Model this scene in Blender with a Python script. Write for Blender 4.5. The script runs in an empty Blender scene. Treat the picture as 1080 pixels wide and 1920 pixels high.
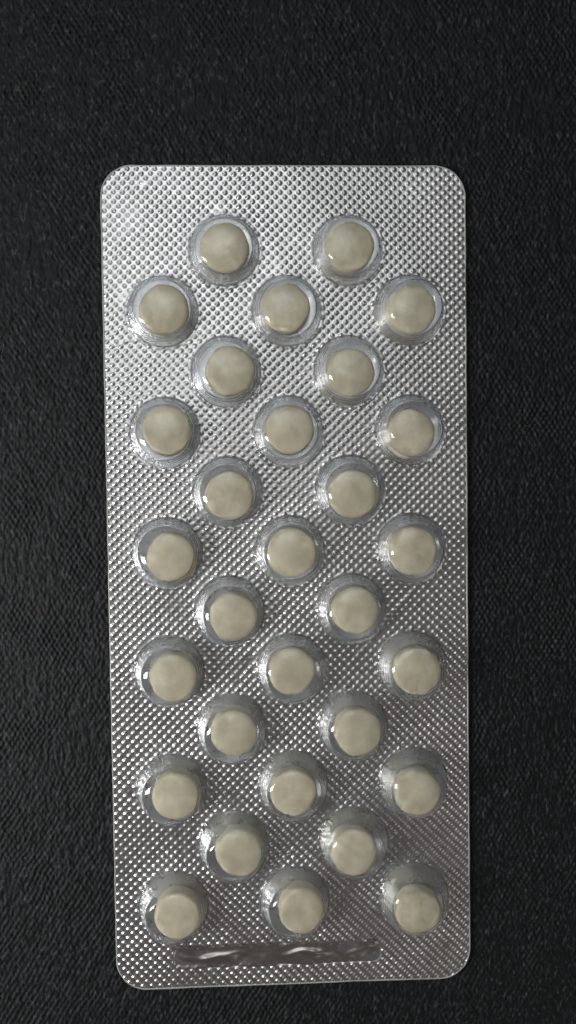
import bpy, bmesh, math
import numpy as np
from mathutils import Matrix, Vector

MM = 0.001
rng = np.random.default_rng(7)
scene = bpy.context.scene
col = scene.collection

# ------------------------------------------------------------------ camera
R = ((0.9985552535, 0.0154582318, -0.0514630817),
     (-0.0133197111, 0.9990438413, 0.0416411866),
     (0.0520575739, -0.0408955523, 0.9978063754))
CAM = (-7.3512 * MM, 15.5005 * MM, 140.1501 * MM)
cam_data = bpy.data.cameras.new('camera')
cam_data.sensor_fit = 'VERTICAL'
cam_data.sensor_height = 36.0
cam_data.lens = 36.0 * 1900.0 / 1920.0
cam_data.clip_start = 0.005
cam_data.clip_end = 50.0
cam = bpy.data.objects.new('camera', cam_data)
col.objects.link(cam)
cam.matrix_world = Matrix([list(R[i]) + [CAM[i]] for i in range(3)] + [[0, 0, 0, 1]])
scene.camera = cam

# ------------------------------------------------------------------ world and lamps
world = bpy.data.worlds.new('World')
scene.world = world
world.use_nodes = True
bg = world.node_tree.nodes['Background']
bg.inputs['Color'].default_value = (1.0, 0.93, 0.86, 1)
bg.inputs['Strength'].default_value = 0.075


def area_lamp(name, loc, target, sx, sy, radiance, color, spread=180):
    """A softbox-like rectangular lamp (mm), its power given as the radiance of its face."""
    d = bpy.data.lights.new(name, 'AREA')
    d.shape = 'RECTANGLE'
    d.size, d.size_y = sx * MM, sy * MM
    d.energy = radiance * math.pi * d.size * d.size_y
    d.color = color
    d.spread = math.radians(spread)
    o = bpy.data.objects.new(name, d)
    col.objects.link(o)
    o.location = [v * MM for v in loc]
    v = Vector(target) - Vector(loc)
    o.rotation_euler = v.to_track_quat('-Z', 'Y').to_euler()
    return o


for f_, r_ in ((1.25, 0.28), (1.0, 0.40), (0.75, 0.46), (0.5, 0.42)):   # overhead light built of nested ellipses, brighter towards the middle to soften its reflection
    area_lamp('ceiling_light', (-28, 116, 320 + 8 * f_), (-10, 60, 0), 190 * f_, 180 * f_, r_, (0.99, 1.0, 0.97)).data.shape = 'ELLIPSE'
area_lamp('window_light', (-190, -42, 160), (-10, -34, 0), 42, 112, 31.0, (1.0, 0.975, 0.93))
area_lamp('far_fill', (-130, 330, 290), (-10, 0, 0), 260, 170, 1.15, (0.90, 0.96, 1.0))  # unseen cool fill lamp, added to brighten the pocket walls and cloth
area_lamp('room_fill', (230, -260, 190), (0, -30, 0), 340, 220, 0.36, (1.0, 0.86, 0.70))  # added warm fill lamp, stands in for light bounced around the room

# ------------------------------------------------------------------ render settings
scene.view_settings.view_transform = 'Standard'
scene.view_settings.look = 'None'
scene.view_settings.exposure = 0.0
scene.view_settings.gamma = 1.0
scene.view_settings.use_curve_mapping = False
scene.render.engine = 'CYCLES'
cy = scene.cycles
cy.max_bounces = 16
cy.transparent_max_bounces = 24
cy.glossy_bounces = 6
cy.use_denoising = True
cy.sample_clamp_indirect = 30.0
cy.caustics_reflective = True
cy.filter_width = 1.5
cy.caustics_refractive = True
cy.transmission_bounces = 12


# ------------------------------------------------------------------ helpers
def band_noise(ny, nx, sy, sx, seed):
    """Smooth unit-variance noise on a grid; sy, sx are the blur sizes in cells."""
    r = np.random.default_rng(seed)
    f = np.fft.rfft2(r.standard_normal((ny, nx)))
    ky = np.fft.fftfreq(ny)[:, None]
    kx = np.fft.rfftfreq(nx)[None, :]
    f *= np.exp(-2 * np.pi ** 2 * ((ky * sy) ** 2 + (kx * sx) ** 2))
    a = np.fft.irfft2(f, (ny, nx))
    return (a - a.mean()) / (a.std() + 1e-12)


def smooth(a, b, x):
    t = np.clip((x - a) / (b - a), 0, 1)
    return t * t * (3 - 2 * t)


def mesh_from(name, verts, quads, shade=True):
    """verts (n,3) in mm, quads (m,4)."""
    me = bpy.data.meshes.new(name)
    v = np.asarray(verts, dtype=np.float32) * MM
    q = np.asarray(quads, dtype=np.int32)
    me.vertices.add(len(v))
    me.vertices.foreach_set('co', v.ravel())
    me.loops.add(q.size)
    me.loops.foreach_set('vertex_index', q.ravel())
    me.polygons.add(len(q))
    me.polygons.foreach_set('loop_start', np.arange(0, q.size, 4, dtype=np.int32))
    me.polygons.foreach_set('use_smooth', np.full(len(q), shade, dtype=bool))
    me.update(calc_edges=True)
    if len(v) < 20000:                                 # close the poles of turned shapes
        bm = bmesh.new()
        bm.from_mesh(me)
        bmesh.ops.remove_doubles(bm, verts=bm.verts, dist=2e-6)
        bm.to_mesh(me)
        bm.free()
    me.validate()
    return me


def obj(name, me, mat, parent=None):
    o = bpy.data.objects.new(name, me)
    if mat is not None and not me.materials:
        me.materials.append(mat)
    col.objects.link(o)
    o.parent = parent
    return o


def grid_quads(ny, nx):
    i = np.arange(ny * nx).reshape(ny, nx)
    return np.stack([i[:-1, :-1], i[:-1, 1:], i[1:, 1:], i[1:, :-1]], -1).reshape(-1, 4)


def lathe(profile, n, wob=None):
    """Rings of (r, z); the first and last ring may have r = 0. wob(angle, k) scales r."""
    prof = np.array(profile)
    a = np.arange(n) * 2 * math.pi / n
    rings = []
    for k, (r, z) in enumerate(prof):
        s = wob(a, k) if wob is not None else 1.0
        rr = max(r, 0.0) * s * np.ones(n)
        rings.append(np.stack([rr * np.cos(a), rr * np.sin(a), np.full(n, z)], 1))
    v = np.concatenate(rings)
    i = np.arange(len(prof) * n).reshape(len(prof), n)
    j = np.roll(i, -1, 1)
    q = np.stack([i[:-1], j[:-1], j[1:], i[1:]], -1).reshape(-1, 4)
    return v, q


class N:
    def __init__(self, name):
        self.m = bpy.data.materials.new(name)
        self.m.use_nodes = True
        self.t = self.m.node_tree
        self.p = self.t.nodes.get('Principled BSDF')
        self.out = self.t.nodes.get('Material Output')

    def n(self, kind, **kw):
        x = self.t.nodes.new(kind)
        for k, v in kw.items():
            if k in x.inputs:
                x.inputs[k].default_value = v
            else:
                setattr(x, k, v)
        return x

    def l(self, a, b):
        self.t.links.new(a, b)

    def ramp(self, src, stops):
        r = self.n('ShaderNodeValToRGB')
        e = r.color_ramp.elements
        while len(e) < len(stops):
            e.new(0.5)
        for el, (p, c) in zip(e, stops):
            el.position = p
            el.color = (c, c, c, 1) if not hasattr(c, '__len__') else tuple(c) + (1,)
        self.l(src, r.inputs['Fac'])
        return r.outputs['Color']

    def coords(self, scale):
        tc = self.n('ShaderNodeTexCoord')
        mp = self.n('ShaderNodeMapping')
        mp.inputs['Scale'].default_value = scale
        self.l(tc.outputs['Object'], mp.inputs['Vector'])
        return mp.outputs['Vector']


# ------------------------------------------------------------------ materials
def mat_cloth():
    k = N('black_cloth')
    v = k.coords((2600, 1150, 2600))
    a = k.n('ShaderNodeTexNoise', Scale=1.0, Detail=3.0, Roughness=0.6)
    k.l(v, a.inputs['Vector'])
    v2 = k.coords((700, 500, 700))
    b = k.n('ShaderNodeTexNoise', Scale=1.0, Detail=2.0)
    k.l(v2, b.inputs['Vector'])
    base = k.ramp(a.outputs['Fac'], [(0.36, (0.001, 0.0016, 0.0022)), (0.56, (0.0042, 0.0066, 0.0090)), (0.73, (0.044, 0.058, 0.068))])
    tint = k.ramp(b.outputs['Fac'], [(0.35, (0.85, 1.0, 1.0)), (0.65, (1.0, 0.95, 0.95))])
    mx = k.n('ShaderNodeMix', data_type='RGBA', blend_type='MULTIPLY')
    mx.inputs['Factor'].default_value = 1.0
    k.l(base, mx.inputs['A'])
    k.l(tint, mx.inputs['B'])
    k.l(mx.outputs['Result'], k.p.inputs['Base Color'])
    k.p.inputs['Roughness'].default_value = 0.6
    k.p.inputs['Specular IOR Level'].default_value = 0.29
    k.p.inputs['Sheen Weight'].default_value = 0.03
    bp = k.n('ShaderNodeBump', Strength=0.5, Distance=0.00012)
    k.l(a.outputs['Fac'], bp.inputs['Height'])
    k.l(bp.outputs['Normal'], k.p.inputs['Normal'])
    return k.m


def mat_foil():
    k = N('embossed_aluminium_foil')
    k.p.inputs['Base Color'].default_value = (0.685, 0.695, 0.72, 1)
    k.p.inputs['Metallic'].default_value = 1.0
    v = k.coords((900, 900, 900))
    a = k.n('ShaderNodeTexNoise', Scale=1.0, Detail=4.0)
    k.l(v, a.inputs['Vector'])
    r = k.ramp(a.outputs['Fac'], [(0.3, 0.25), (0.7, 0.34)])
    k.l(r, k.p.inputs['Roughness'])
    k.p.inputs['Coat Weight'].default_value = 0.5
    k.p.inputs['Coat Roughness'].default_value = 0.12
    k.p.inputs['Coat IOR'].default_value = 1.53
    bp = k.n('ShaderNodeBump', Strength=0.25, Distance=0.00002)
    v2 = k.coords((3500, 3500, 3500))
    b = k.n('ShaderNodeTexNoise', Scale=1.0, Detail=2.0)
    k.l(v2, b.inputs['Vector'])
    k.l(b.outputs['Fac'], bp.inputs['Height'])
    k.l(bp.outputs['Normal'], k.p.inputs['Normal'])
    return k.m


def mat_plastic():
    """Clear thin PVC, a real shell with two faces: bends light a little, reflects more at a slant."""
    k = N('clear_plastic')
    rf = k.n('ShaderNodeBsdfGlass', Color=(0.985, 0.99, 1.0, 1), Roughness=0.0, IOR=1.2)
    gl = k.n('ShaderNodeBsdfGlossy', Color=(0.96, 0.98, 1.0, 1), Roughness=0.035)
    lw = k.n('ShaderNodeLayerWeight', Blend=0.5)
    pw = k.n('ShaderNodeMath', operation='POWER')
    pw.inputs[1].default_value = 3.5
    k.l(lw.outputs['Facing'], pw.inputs[0])
    ma = k.n('ShaderNodeMath', operation='MULTIPLY_ADD')
    ma.inputs[1].default_value = 0.60
    ma.inputs[2].default_value = 0.021
    k.l(pw.outputs[0], ma.inputs[0])
    mx = k.n('ShaderNodeMixShader')
    k.l(ma.outputs[0], mx.inputs['Fac'])
    k.l(rf.outputs[0], mx.inputs[1])
    k.l(gl.outputs[0], mx.inputs[2])
    v = k.coords((300, 300, 300))
    oi = k.n('ShaderNodeObjectInfo')
    sc = k.n('ShaderNodeMath', operation='MULTIPLY')
    sc.inputs[1].default_value = 50.0
    k.l(oi.outputs['Random'], sc.inputs[0])
    av = k.n('ShaderNodeVectorMath', operation='ADD')
    k.l(v, av.inputs[0])
    k.l(sc.outputs[0], av.inputs[1])
    a = k.n('ShaderNodeTexNoise', Scale=1.0, Detail=1.5)
    k.l(av.outputs[0], a.inputs['Vector'])
    bp = k.n('ShaderNodeBump', Strength=0.10, Distance=0.0004)
    k.l(a.outputs['Fac'], bp.inputs['Height'])
    k.l(bp.outputs['Normal'], gl.inputs['Normal'])
    df = k.n('ShaderNodeBsdfDiffuse', Color=(0.80, 0.86, 0.93, 1))
    mh = k.n('ShaderNodeMixShader')
    hz = k.n('ShaderNodeMath', operation='MULTIPLY_ADD')
    hz.inputs[1].default_value = 0.12
    hz.inputs[2].default_value = 0.012
    p2 = k.n('ShaderNodeMath', operation='POWER')
    p2.inputs[1].default_value = 2.0
    k.l(lw.outputs['Facing'], p2.inputs[0])
    k.l(p2.outputs[0], hz.inputs[0])
    k.l(hz.outputs[0], mh.inputs['Fac'])
    k.l(mx.outputs[0], mh.inputs[1])
    k.l(df.outputs[0], mh.inputs[2])
    k.l(mh.outputs[0], k.out.inputs['Surface'])
    return k.m


def mat_edge():
    k = N('cut_plastic_edge')
    k.p.inputs['Base Color'].default_value = (0.55, 0.56, 0.57, 1)
    k.p.inputs['Roughness'].default_value = 0.25
    k.p.inputs['Transmission Weight'].default_value = 0.3
    return k.m


def mat_strip():
    k = N('smooth_crumpled_foil')
    k.p.inputs['Base Color'].default_value = (0.52, 0.495, 0.50, 1)
    k.p.inputs['Metallic'].default_value = 1.0
    k.p.inputs['Roughness'].default_value = 0.30
    k.p.inputs['Coat Weight'].default_value = 0.6
    k.p.inputs['Coat Roughness'].default_value = 0.08
    return k.m


def mat_tablet():
    k = N('cream_tablet')
    v = k.coords((420, 420, 420))
    oi = k.n('ShaderNodeObjectInfo')
    av = k.n('ShaderNodeVectorMath', operation='ADD')
    k.l(v, av.inputs[0])
    sc = k.n('ShaderNodeMath', operation='MULTIPLY')
    sc.inputs[1].default_value = 40.0
    k.l(oi.outputs['Random'], sc.inputs[0])
    k.l(sc.outputs[0], av.inputs[1])
    a = k.n('ShaderNodeTexNoise', Scale=1.0, Detail=5.0, Roughness=0.6)
    k.l(av.outputs[0], a.inputs['Vector'])
    c = k.ramp(a.outputs['Fac'], [(0.3, (0.56, 0.51, 0.36)), (0.52, (0.69, 0.635, 0.465)), (0.70, (0.82, 0.765, 0.59))])
    k.l(c, k.p.inputs['Base Color'])
    k.p.inputs['Roughness'].default_value = 0.6
    k.p.inputs['Specular IOR Level'].default_value = 0.3
    k.p.inputs['Subsurface Weight'].default_value = 0.15
    k.p.inputs['Subsurface Radius'].default_value = (0.001, 0.0008, 0.0005)
    k.p.inputs['Subsurface Scale'].default_value = 0.6
    bp = k.n('ShaderNodeBump', Strength=0.45, Distance=0.00016)
    k.l(a.outputs['Fac'], bp.inputs['Height'])
    k.l(bp.outputs['Normal'], k.p.inputs['Normal'])
    return k.m


CLOTH, FOIL, PLASTIC, EDGE, STRIP, TABLET = mat_cloth(), mat_foil(), mat_plastic(), mat_edge(), mat_strip(), mat_tablet()

# ------------------------------------------------------------------ the cloth (setting)
CZ = -0.55


def build_cloth():
    fx = np.arange(-48, 48.01, 0.13)
    fy = np.arange(-70, 85.01, 0.13)
    ox = np.array([1.5, 4, 9, 20, 45, 100, 220, 450])
    oy = ox
    xs = np.concatenate([(fx[0] - ox)[::-1], fx, fx[-1] + ox])
    ys = np.concatenate([(fy[0] - oy)[::-1], fy, fy[-1] + oy])
    ny, nx = len(fy), len(fx)
    FX, FY = np.meshgrid(fx, fy)
    w1, w2, am = band_noise(ny, nx, 9, 9, 5), band_noise(ny, nx, 9, 9, 6), band_noise(ny, nx, 14, 12, 7)
    knit = np.cos(2 * np.pi * FX / 0.78 + 0.7 * w1) * np.cos(2 * np.pi * FY / 1.25 + 0.8 * w2)
    fine = 0.058 * knit * (1 + 0.5 * am) + 0.036 * band_noise(ny, nx, 1.9, 0.8, 1) + 0.018 * band_noise(ny, nx, 4, 2.4, 2) + 0.08 * band_noise(ny, nx, 90, 100, 4)
    z = np.full((len(ys), len(xs)), CZ)
    m = len(ox)
    z[m:-m, m:-m] = CZ + np.minimum(fine, 0.3) - 0.08
    X, Y = np.meshgrid(xs, ys)
    v = np.stack([X, Y, z], -1).reshape(-1, 3)
    o = obj('cloth', mesh_from('cloth', v, grid_quads(len(ys), len(xs))), CLOTH)
    o['kind'] = 'structure'
    o['label'] = 'matte black woven cloth under the blister pack'
    return o


build_cloth()


def build_lint():
    r = np.random.default_rng(5)
    V, Q = [], []
    while len(V) < 110:
        x, y = r.uniform(-42, 42), r.uniform(-66, 80)
        if abs(x) < 27 and abs(y) < 59:
            continue
        n = 6
        ang, ln, cv = r.uniform(0, 6.28), r.choice([0.25, 0.35, 0.5, 1.0], p=[0.45, 0.3, 0.18, 0.07]), r.uniform(-1.5, 1.5)
        pts, p = [], np.array([x, y])
        for i in range(n):
            pts.append(p.copy())
            a_ = ang + cv * i / n
            p = p + np.array([math.cos(a_), math.sin(a_)]) * ln / n
        pts = np.array(pts)
        t = np.gradient(pts, axis=0)
        t /= np.hypot(t[:, 0], t[:, 1])[:, None]
        w = r.uniform(0.016, 0.034)
        rings = []
        for k in range(4):
            cs, sn = math.cos(k * math.pi / 2), math.sin(k * math.pi / 2)
            rings.append(np.stack([pts[:, 0] - t[:, 1] * cs * w, pts[:, 1] + t[:, 0] * cs * w, CZ + 0.10 + 0.05 * np.sin(np.linspace(0, 3, n)) + sn * w], 1))
        g = np.stack(rings, 1)                         # (n, 4, 3)
        idx = np.arange(n * 4).reshape(n, 4) + len(V) * n * 4
        jdx = np.roll(idx, -1, 1)
        Q.append(np.stack([idx[:-1], jdx[:-1], jdx[1:], idx[1:]], -1).reshape(-1, 4))
        V.append(g.reshape(-1, 3))
    k = N('grey_lint')
    k.p.inputs['Base Color'].default_value = (0.13, 0.135, 0.14, 1)
    k.p.inputs['Roughness'].default_value = 0.6
    o = obj('lint', mesh_from('lint', np.concatenate(V), np.concatenate(Q)), k.m)
    o['kind'] = 'stuff'
    o['label'] = 'tiny pale specks of lint on the black cloth'


build_lint()

# ------------------------------------------------------------------ the blister pack
W, H, RC = 50.0, 114.16, 4.3
PX, PY, X0, Y0 = 8.4764, 8.2492, 0.0943, 45.5428
CELLS = []                                            # (row, column, x, y)
for row in range(12):
    for c in ((-1, 1) if row % 2 == 0 else (-2, 0, 2)):
        CELLS.append((row, c, X0 + c * PX, Y0 - row * PY))

pack = bpy.data.objects.new('blister_pack', None)
pack.empty_display_size = 0.02
col.objects.link(pack)
pack['label'] = 'silver embossed blister pack with clear domed pockets on the black cloth'
pack['category'] = 'blister pack'

PITCH = 1.256
SX0, SX1, SY0, SY1 = -17.1, 12.4, -54.45, -51.1        # the smooth stamped strip


def rr_dist(x, y, w, h, r):
    """Signed distance to a rounded rectangle, negative inside."""
    qx, qy = np.abs(x) - w / 2 + r, np.abs(y) - h / 2 + r
    return np.minimum(np.maximum(qx, qy), 0) + np.hypot(np.maximum(qx, 0), np.maximum(qy, 0)) - r


def strip_dist(x, y):
    return rr_dist(x - (SX0 + SX1) / 2, y - (SY0 + SY1) / 2, SX1 - SX0, SY1 - SY0, 1.3)


def pack_wave(x, y):
    """The slow unevenness of the sheet."""
    return 0.03 * np.sin(x * 0.16 + 0.6) * np.cos(y * 0.085 + 0.4) + 0.035 * np.sin(x * 0.31 - y * 0.12 + 1.0) + 0.02 * np.sin(y * 0.27 + 0.2 * x) + 0.16 * np.maximum(0, (x * 0.6 - y * 0.8 - 30) / 25) ** 2 + 0.10 * np.maximum(0, (-x - 16) / 9) ** 2


def build_foil():
    st = 0.12
    w, h = W - 0.3, H - 0.3
    nx, ny = int(round(w / st)) + 1, int(round(h / st)) + 1
    xs, ys = np.linspace(-w / 2, w / 2, nx), np.linspace(-h / 2, h / 2, ny)
    X, Y = np.meshgrid(xs, ys)
    z = pack_wave(X, Y)
    # bumps on a centred square lattice, each a little different
    best = np.zeros_like(X)
    for ph in (0.0, 0.5):
        u, v = X / PITCH + ph, Y / PITCH + ph
        iu, iv = np.round(u).astype(int), np.round(v).astype(int)
        hsh = np.sin(iu * 127.1 + iv * 311.7 + ph * 74.7) * 43758.5453
        hsh = hsh - np.floor(hsh)
        h2 = np.sin(iu * 269.5 + iv * 183.3 + ph * 91.1) * 24634.6345
        h2 = h2 - np.floor(h2)
        cxp, cyp = (iu - ph) * PITCH, (iv - ph) * PITCH
        d = np.hypot((u - iu) * PITCH + 0.06 * (hsh - 0.5), (v - iv) * PITCH + 0.06 * (h2 - 0.5))
        rad = 0.365
        b = (1 - np.minimum(d / rad, 1) ** 2) ** 1.6 * (0.118 + 0.03 * (h2 - 0.5))
        best = np.maximum(best, b)
    best *= np.clip(1 + 0.13 * band_noise(ny, nx, 40, 40, 12) + 0.10 * band_noise(ny, nx, 10, 10, 13), 0.35, 1.5)
    keep = np.ones_like(X)
    for (_r, _c, cx, cy_) in CELLS:
        sel = (np.abs(X - cx) < 6.5) & (np.abs(Y - cy_) < 6.5)
        dd = np.hypot(X[sel] - cx, Y[sel] - cy_)
        keep[sel] *= smooth(4.75, 5.05, dd)
        z[sel] -= 0.22 * (1 - np.minimum(dd / 4.75, 1) ** 2) * (1 + 0.3 * math.sin(cx * 3.1 + cy_ * 1.7))
        z[sel] += 0.04 * np.exp(-((dd - 4.95) / 0.22) ** 2)
    sd = strip_dist(X, Y)
    keep *= smooth(-0.25, -0.02, sd)
    # faint creases and a few crushed spots
    r2 = np.random.default_rng(77)
    for _ in range(9):
        ang, ox, oy, ln = r2.uniform(0, 3.14), r2.uniform(-22, 22), r2.uniform(-54, 54), r2.uniform(3, 11)
        al = (X - ox) * math.cos(ang) + (Y - oy) * math.sin(ang)
        ac = -(X - ox) * math.sin(ang) + (Y - oy) * math.cos(ang) + 0.06 * np.sin(al * 1.3)
        m_ = np.exp(-(ac / 0.28) ** 2) * smooth(ln, ln * 0.5, np.abs(al))
        keep *= 1 - 0.45 * m_
        z += r2.uniform(-0.05, 0.05) * m_
    for _ in range(45):
        ox, oy, sz = r2.uniform(-24, 24), r2.uniform(-56, 56), r2.uniform(0.3, 0.8)
        keep *= 1 - r2.uniform(0.3, 0.8) * np.exp(-((X - ox) ** 2 + (Y - oy) ** 2) / sz ** 2)
    z += best * keep
    z += -0.10 * smooth(0.05, -0.35, sd)
    z += 0.012 * band_noise(ny, nx, 9, 9, 11) * 0.5
    # the four rounded corners: outer points slide onto the arc
    d = rr_dist(X, Y, w, h, RC)
    cxq, cyq = np.sign(X) * (w / 2 - RC), np.sign(Y) * (h / 2 - RC)
    L = np.hypot(X - cxq, Y - cyq) + 1e-9
    out = (d > 0) & (np.abs(X) > w / 2 - RC) & (np.abs(Y) > h / 2 - RC)
    q = grid_quads(ny, nx)
    of = out.ravel()
    q = q[~of[q].all(1)]
    X = np.where(out, cxq + (X - cxq) / L * RC, X)
    Y = np.where(out, cyq + (Y - cyq) / L * RC, Y)
    v = np.stack([X, Y, z], -1).reshape(-1, 3)
    used = np.zeros(len(v), bool)
    used[q] = True
    idx = np.cumsum(used) - 1
    return obj('foil_sheet', mesh_from('foil_sheet', v[used], idx[q]), FOIL, pack)


build_foil()


def build_edge():
    """The cut plastic edge that frames the foil."""
    def outline(w, h, r, n=14):
        pts = []
        for (sx, sy, a0) in ((1, 1, 0), (-1, 1, 90), (-1, -1, 180), (1, -1, 270)):
            for k in range(n + 1):
                a = math.radians(a0 + 90 * k / n)
                pts.append((sx * (w / 2 - r) + r * math.cos(a), sy * (h / 2 - r) + r * math.sin(a)))
        p = np.array(pts)
        out = []
        for i in range(len(p)):                      # subdivide the long sides so they follow the sheet
            a, b = p[i], p[(i + 1) % len(p)]
            m = max(1, int(np.hypot(*(b - a)) / 1.5))
            for t in range(m):
                out.append(a + (b - a) * t / m)
        return np.array(out)
    rings = [(W - 0.46, -0.42), (W - 0.06, -0.42), (W + 0.04, -0.36), (W + 0.06, -0.02), (W - 0.02, 0.045), (W - 0.26, 0.055), (W - 0.46, -0.03)]
    vs = []
    for (w, zz) in rings:
        dlt = w - W
        p = outline(W, H, RC)
        # offset along the normal
        q = np.roll(p, -1, 0) - np.roll(p, 1, 0)
        nrm = np.stack([q[:, 1], -q[:, 0]], 1)
        nrm /= np.hypot(nrm[:, 0], nrm[:, 1])[:, None]
        tt = np.arange(len(p))
        dlt = dlt + (0.05 * np.sin(tt * 1.7) * np.sin(tt * 0.37) + 0.03 * np.sin(tt * 0.9 + 1)) * (w > W - 0.2)
        p2 = p + nrm * dlt[:, None] / 2
        vs.append(np.stack([p2[:, 0], p2[:, 1], zz + pack_wave(p[:, 0], p[:, 1])], 1))
    n = len(vs[0])
    v = np.concatenate(vs)
    i = np.arange(len(rings) * n).reshape(len(rings), n)
    i = np.concatenate([i, i[:1]], 0)
    j = np.roll(i, -1, 1)
    f = np.stack([i[:-1], j[:-1], j[1:], i[1:]], -1).reshape(-1, 4)
    return obj('plastic_edge', mesh_from('plastic_edge', v, f), EDGE, pack)


build_edge()


def build_strip():
    """Smooth band with flattened, crumpled lettering, scalloped where it cuts the bumps."""
    st = 0.09
    xs = np.arange(SX0 - 0.3, SX1 + 0.3, st)
    ys = np.arange(SY0 - 0.3, SY1 + 0.3, st)
    X, Y = np.meshgrid(xs, ys)
    ny, nx = X.shape
    wav = 0.10 * np.sin(X * 2 * np.pi / PITCH) * smooth(-0.8, 0, strip_dist(X, Y))
    sd = strip_dist(X, Y) + wav
    z = -0.03 + pack_wave(X, Y)
    cy_ = (SY0 + SY1) / 2
    # a long wavering ridge, with a few dents beside it
    mid = cy_ + 0.1 + 0.30 * np.sin(X * 0.62 + 0.5) + 0.10 * np.sin(X * 1.5)
    z += 0.24 * np.exp(-((Y - mid) / 0.42) ** 2) * (0.62 + 0.38 * np.sin(X * 0.55 + 1.0)) * smooth(12.5, 4, X)
    z += 0.062 * band_noise(ny, nx, 5, 9, 21) + 0.016 * band_noise(ny, nx, 3, 4, 22)
    z += 0.05 * np.maximum(0, np.cos(2 * np.pi * X / PITCH) * np.cos(2 * np.pi * Y / PITCH)) * smooth(-0.9, -0.2, sd)
    z -= 0.05 * smooth(-0.35, 0.1, sd)
    q = grid_quads(ny, nx)
    ok = (sd.ravel() < 0.04)[q].all(1)
    q = q[ok]
    v = np.stack([X, Y, z], -1).reshape(-1, 3)
    used = np.zeros(len(v), bool)
    used[q] = True
    idx = np.cumsum(used) - 1
    o = obj('stamped_strip', mesh_from('stamped_strip', v[used], idx[q]), STRIP, pack)
    o['label'] = 'dark smooth strip with crumpled shiny streaks'
    return o


build_strip()

# pockets: three slightly different pressings of the same clear dome
PROFILE = [(5.06, 0.12), (4.98, 0.17), (4.90, 0.20), (4.80, 0.25), (4.72, 0.34), (4.67, 0.46), (4.63, 0.62), (4.59, 0.86), (4.54, 0.98), (4.485, 1.08), (4.45, 1.20),
           (4.42, 1.34), (4.38, 1.62), (4.34, 1.74), (4.285, 1.84), (4.25, 1.96), (4.225, 2.10), (4.17, 2.44), (4.125, 2.56), (4.07, 2.66), (4.04, 2.78),
           (4.01, 2.95), (3.96, 3.40), (3.90, 3.72), (3.79, 4.02), (3.63, 4.26), (3.41, 4.45), (3.15, 4.58), (2.6, 4.72), (1.9, 4.83), (1.0, 4.90), (0, 4.92)]
THICK = 0.16


def shell_profile():
    """The outside from rim to crown, then the inside back down to the rim."""
    p = np.array(PROFILE)
    t = np.gradient(p, axis=0)
    n = np.stack([-t[:, 1], t[:, 0]], 1)
    n /= np.hypot(n[:, 0], n[:, 1])[:, None]
    n *= np.where(n[:, 1] < 0, 1, -1)[:, None]
    q = p + n * THICK
    q[:, 0] = np.maximum(q[:, 0], 0)
    q[-1, 0] = 0
    q[0] = (5.06, 0.05)
    q[1] = (4.97, 0.05)
    return np.concatenate([p, q[::-1]])


def pocket_mesh(seed):
    r = np.random.default_rng(seed)
    ph = r.uniform(0, 6.28, 6)
    am = r.uniform(0.3, 1.0, 6)

    def wob(a, k):
        k = min(k, 2 * len(PROFILE) - 1 - k)
        t = k / (len(PROFILE) - 1)
        low = 0.006 * (am[0] * np.sin(2 * a + ph[0]) + am[1] * np.sin(3 * a + ph[1]))
        rag = (0.010 * np.sin(23 * a + ph[2]) + 0.007 * np.sin(37 * a + ph[3])) * (1.0 if k < 3 else 0.15 if k < 6 else 0)
        wall = (0.0038 * np.sin(29 * a + ph[5]) + 0.0028 * np.sin(47 * a + ph[2])) * (1.0 if 5 < k < 22 else 0)
        return 1 + low + rag + wall + 0.003 * am[4] * np.sin(5 * a + ph[4] + 3 * t)
    v, q = lathe(shell_profile(), 128, wob)
    return mesh_from('pocket', v, q)


pocket_meshes = [pocket_mesh(s) for s in (31, 32, 33, 34)]
for m in pocket_meshes:
    m.materials.append(PLASTIC)
first_pocket = None
for i, (row, c, x, y) in enumerate(CELLS):
    if first_pocket is None:
        first_pocket = o = obj('pocket', pocket_meshes[0], PLASTIC, pack)
    else:
        o = first_pocket.copy()
        o.data = pocket_meshes[(i * 7 + row) % 4]
        col.objects.link(o)
        o.parent = pack
    o.location = (x * MM, y * MM, float(pack_wave(x, y)) * MM)
    o.rotation_euler = (math.radians(rng.uniform(-1.5, 1.5)), math.radians(rng.uniform(-1.5, 1.5)), rng.uniform(0, 6.28))

# ------------------------------------------------------------------ the tablets
# where each lies in its pocket (mm from the pocket's centre)
OFF = [(0.15, -0.16), (-0.09, -0.13), (0.4, -0.28), (-0.38, -0.02), (-0.2, -0.38), (0.53, -0.17), (-0.26, -0.52), (0.4, 0.26), (0.12, 0.21), (-0.4, -0.6),
       (0.13, -0.54), (0.07, -0.43), (0.87, -0.45), (0.18, -0.09), (-0.31, -0.07), (0.52, -0.45), (0.26, 0.0), (0.94, -0.3), (-0.18, 0.11), (0.22, -0.23),
       (0.38, 0.22), (0.38, -0.24), (0.86, -0.1), (-0.1, -0.08), (0.15, -0.6), (0.81, -0.02), (-0.39, -0.55), (1.0, -0.3), (0.78, -0.18), (0.02, -0.85)]
ORD = ['top', 'second', 'third', 'fourth', 'fifth', 'sixth', 'seventh', 'eighth', 'ninth', 'tenth', 'eleventh', 'bottom']


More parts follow.
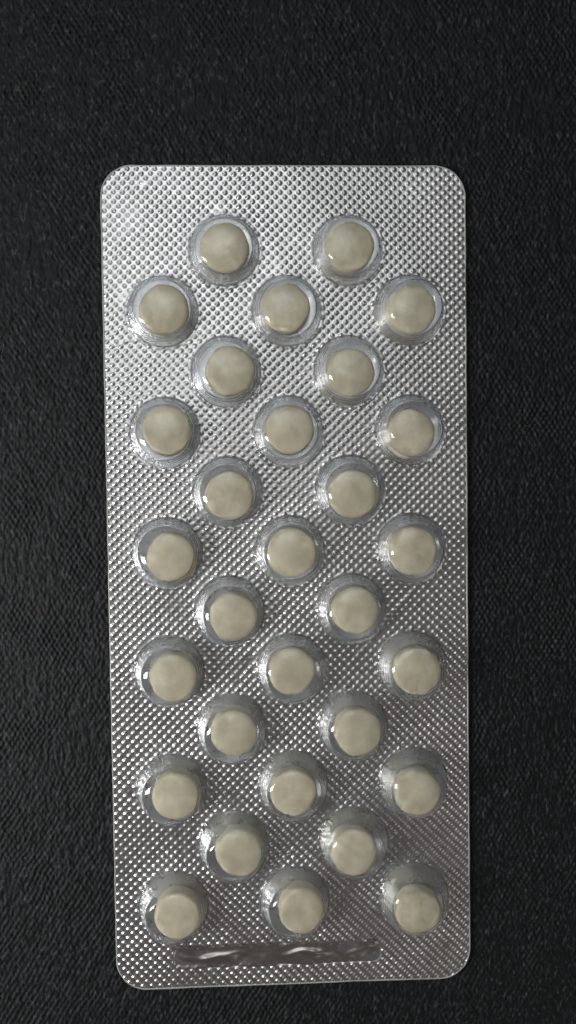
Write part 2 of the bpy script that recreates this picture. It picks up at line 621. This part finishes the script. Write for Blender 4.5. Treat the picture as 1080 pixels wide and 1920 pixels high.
def tablet_mesh(seed, mark=None):
    r = np.random.default_rng(seed)
    rad, hgt = 3.24, 3.3
    prof = [(0, 0), (2.6, 0), (3.0, 0.12), (3.2, 0.4), (rad, 0.7), (rad, 1.6), (rad, hgt - 0.75), (3.2, hgt - 0.45), (3.12, hgt - 0.27), (2.98, hgt - 0.15), (2.78, hgt - 0.07)]
    prof += [(q, hgt + 0.11 - 0.16 * (q / 2.78) ** 2) for q in (2.55, 2.3, 2.05, 1.8, 1.55, 1.3, 1.05, 0.8, 0.55, 0.3, 0.0)]
    ph = r.uniform(0, 6.28, 5)

    def wob(a, k):
        return 1 + 0.013 * np.sin(3 * a + ph[0]) + 0.010 * np.sin(5 * a + ph[1]) + 0.007 * np.sin(8 * a + ph[2] + k) + 0.004 * np.sin(17 * a + ph[3])
    v, q = lathe(prof, 64, wob)
    top = smooth(2.0, 3.0, v[:, 2])
    d = 0.045 * np.sin(v[:, 0] * 1.3 + ph[3]) * np.sin(v[:, 1] * 1.1 + ph[4]) + 0.02 * np.sin(v[:, 0] * 3.1 + ph[0]) * np.sin(v[:, 1] * 2.7 + ph[1])
    for _ in range(9):                                  # small pits and chipped spots
        ang, rr = r.uniform(0, 6.28), 3.0 * math.sqrt(r.uniform())
        px, py = rr * math.cos(ang), rr * math.sin(ang)
        d -= r.uniform(0.02, 0.07) * np.exp(-((v[:, 0] - px) ** 2 + (v[:, 1] - py) ** 2) / r.uniform(0.05, 0.22))
    rho = np.hypot(v[:, 0], v[:, 1])
    if mark == 'ring':
        d -= 0.08 * np.exp(-((rho - 1.2) / 0.35) ** 2)
    if mark == 'dent':
        t = 0.5 * v[:, 0] + 0.86 * v[:, 1] - 0.2
        d -= 0.26 * np.exp(-(t / 0.9) ** 2) * smooth(3.0, 0.6, np.abs(0.86 * v[:, 0] - 0.5 * v[:, 1] - 0.9))
        d -= 0.14 * smooth(0.4, -1.8, t)
    v[:, 2] += d * top
    return mesh_from('tablet', v, q)


tablet_meshes = [tablet_mesh(s) for s in (41, 42, 43, 44, 45, 46, 47, 48)]
tablet_dented, tablet_ringed = tablet_mesh(51, 'dent'), tablet_mesh(52, 'ring')
for m in tablet_meshes + [tablet_dented, tablet_ringed]:
    m.materials.append(TABLET)


def tablet_label(row, c):
    if row % 2 == 0:
        side = 'left' if c < 0 else 'right'
        return f'cream round tablet, {side} of the two in the {ORD[row]} row of pockets'
    side = {-2: 'left', 0: 'middle', 2: 'right'}[c]
    if (row, c) == (11, 0):
        return 'cream round tablet with a dented face, middle of the bottom row above the dark strip'
    if row == 11:
        return f'cream round tablet, {side} of the three in the bottom row above the dark strip'
    return f'cream round tablet, {side} of the three in the {ORD[row]} row of pockets'


first_tablet = None
for i, (row, c, x, y) in enumerate(CELLS):
    if first_tablet is None:
        first_tablet = o = obj('tablet', tablet_meshes[0], TABLET)
    else:
        o = first_tablet.copy()
        o.data = tablet_meshes[(i * 3 + row) % 8]
        col.objects.link(o)
    if (row, c) == (11, 0):
        o.data = tablet_dented
    if (row, c) in ((4, 1), (1, 0)):
        o.data = tablet_ringed
    dx, dy = OFF[i]
    rr = math.hypot(dx, dy)
    k = min(1.0, 0.86 / max(rr, 1e-6))
    o.location = ((x + dx * k) * MM, (y + dy * k) * MM, (0.06 + float(pack_wave(x, y))) * MM)
    o.rotation_euler = (math.radians(rng.uniform(-2.6, 2.6)), math.radians(rng.uniform(-2.6, 2.6)), rng.uniform(0, 6.28))
    sc = 1.0 + rng.uniform(-0.012, 0.02) + 0.032 * (row < 6)
    o.scale = (sc, sc, 1)
    o['label'] = tablet_label(row, c)
    o['category'] = 'tablet'
    o['group'] = 'tablets in the pockets of the blister pack'
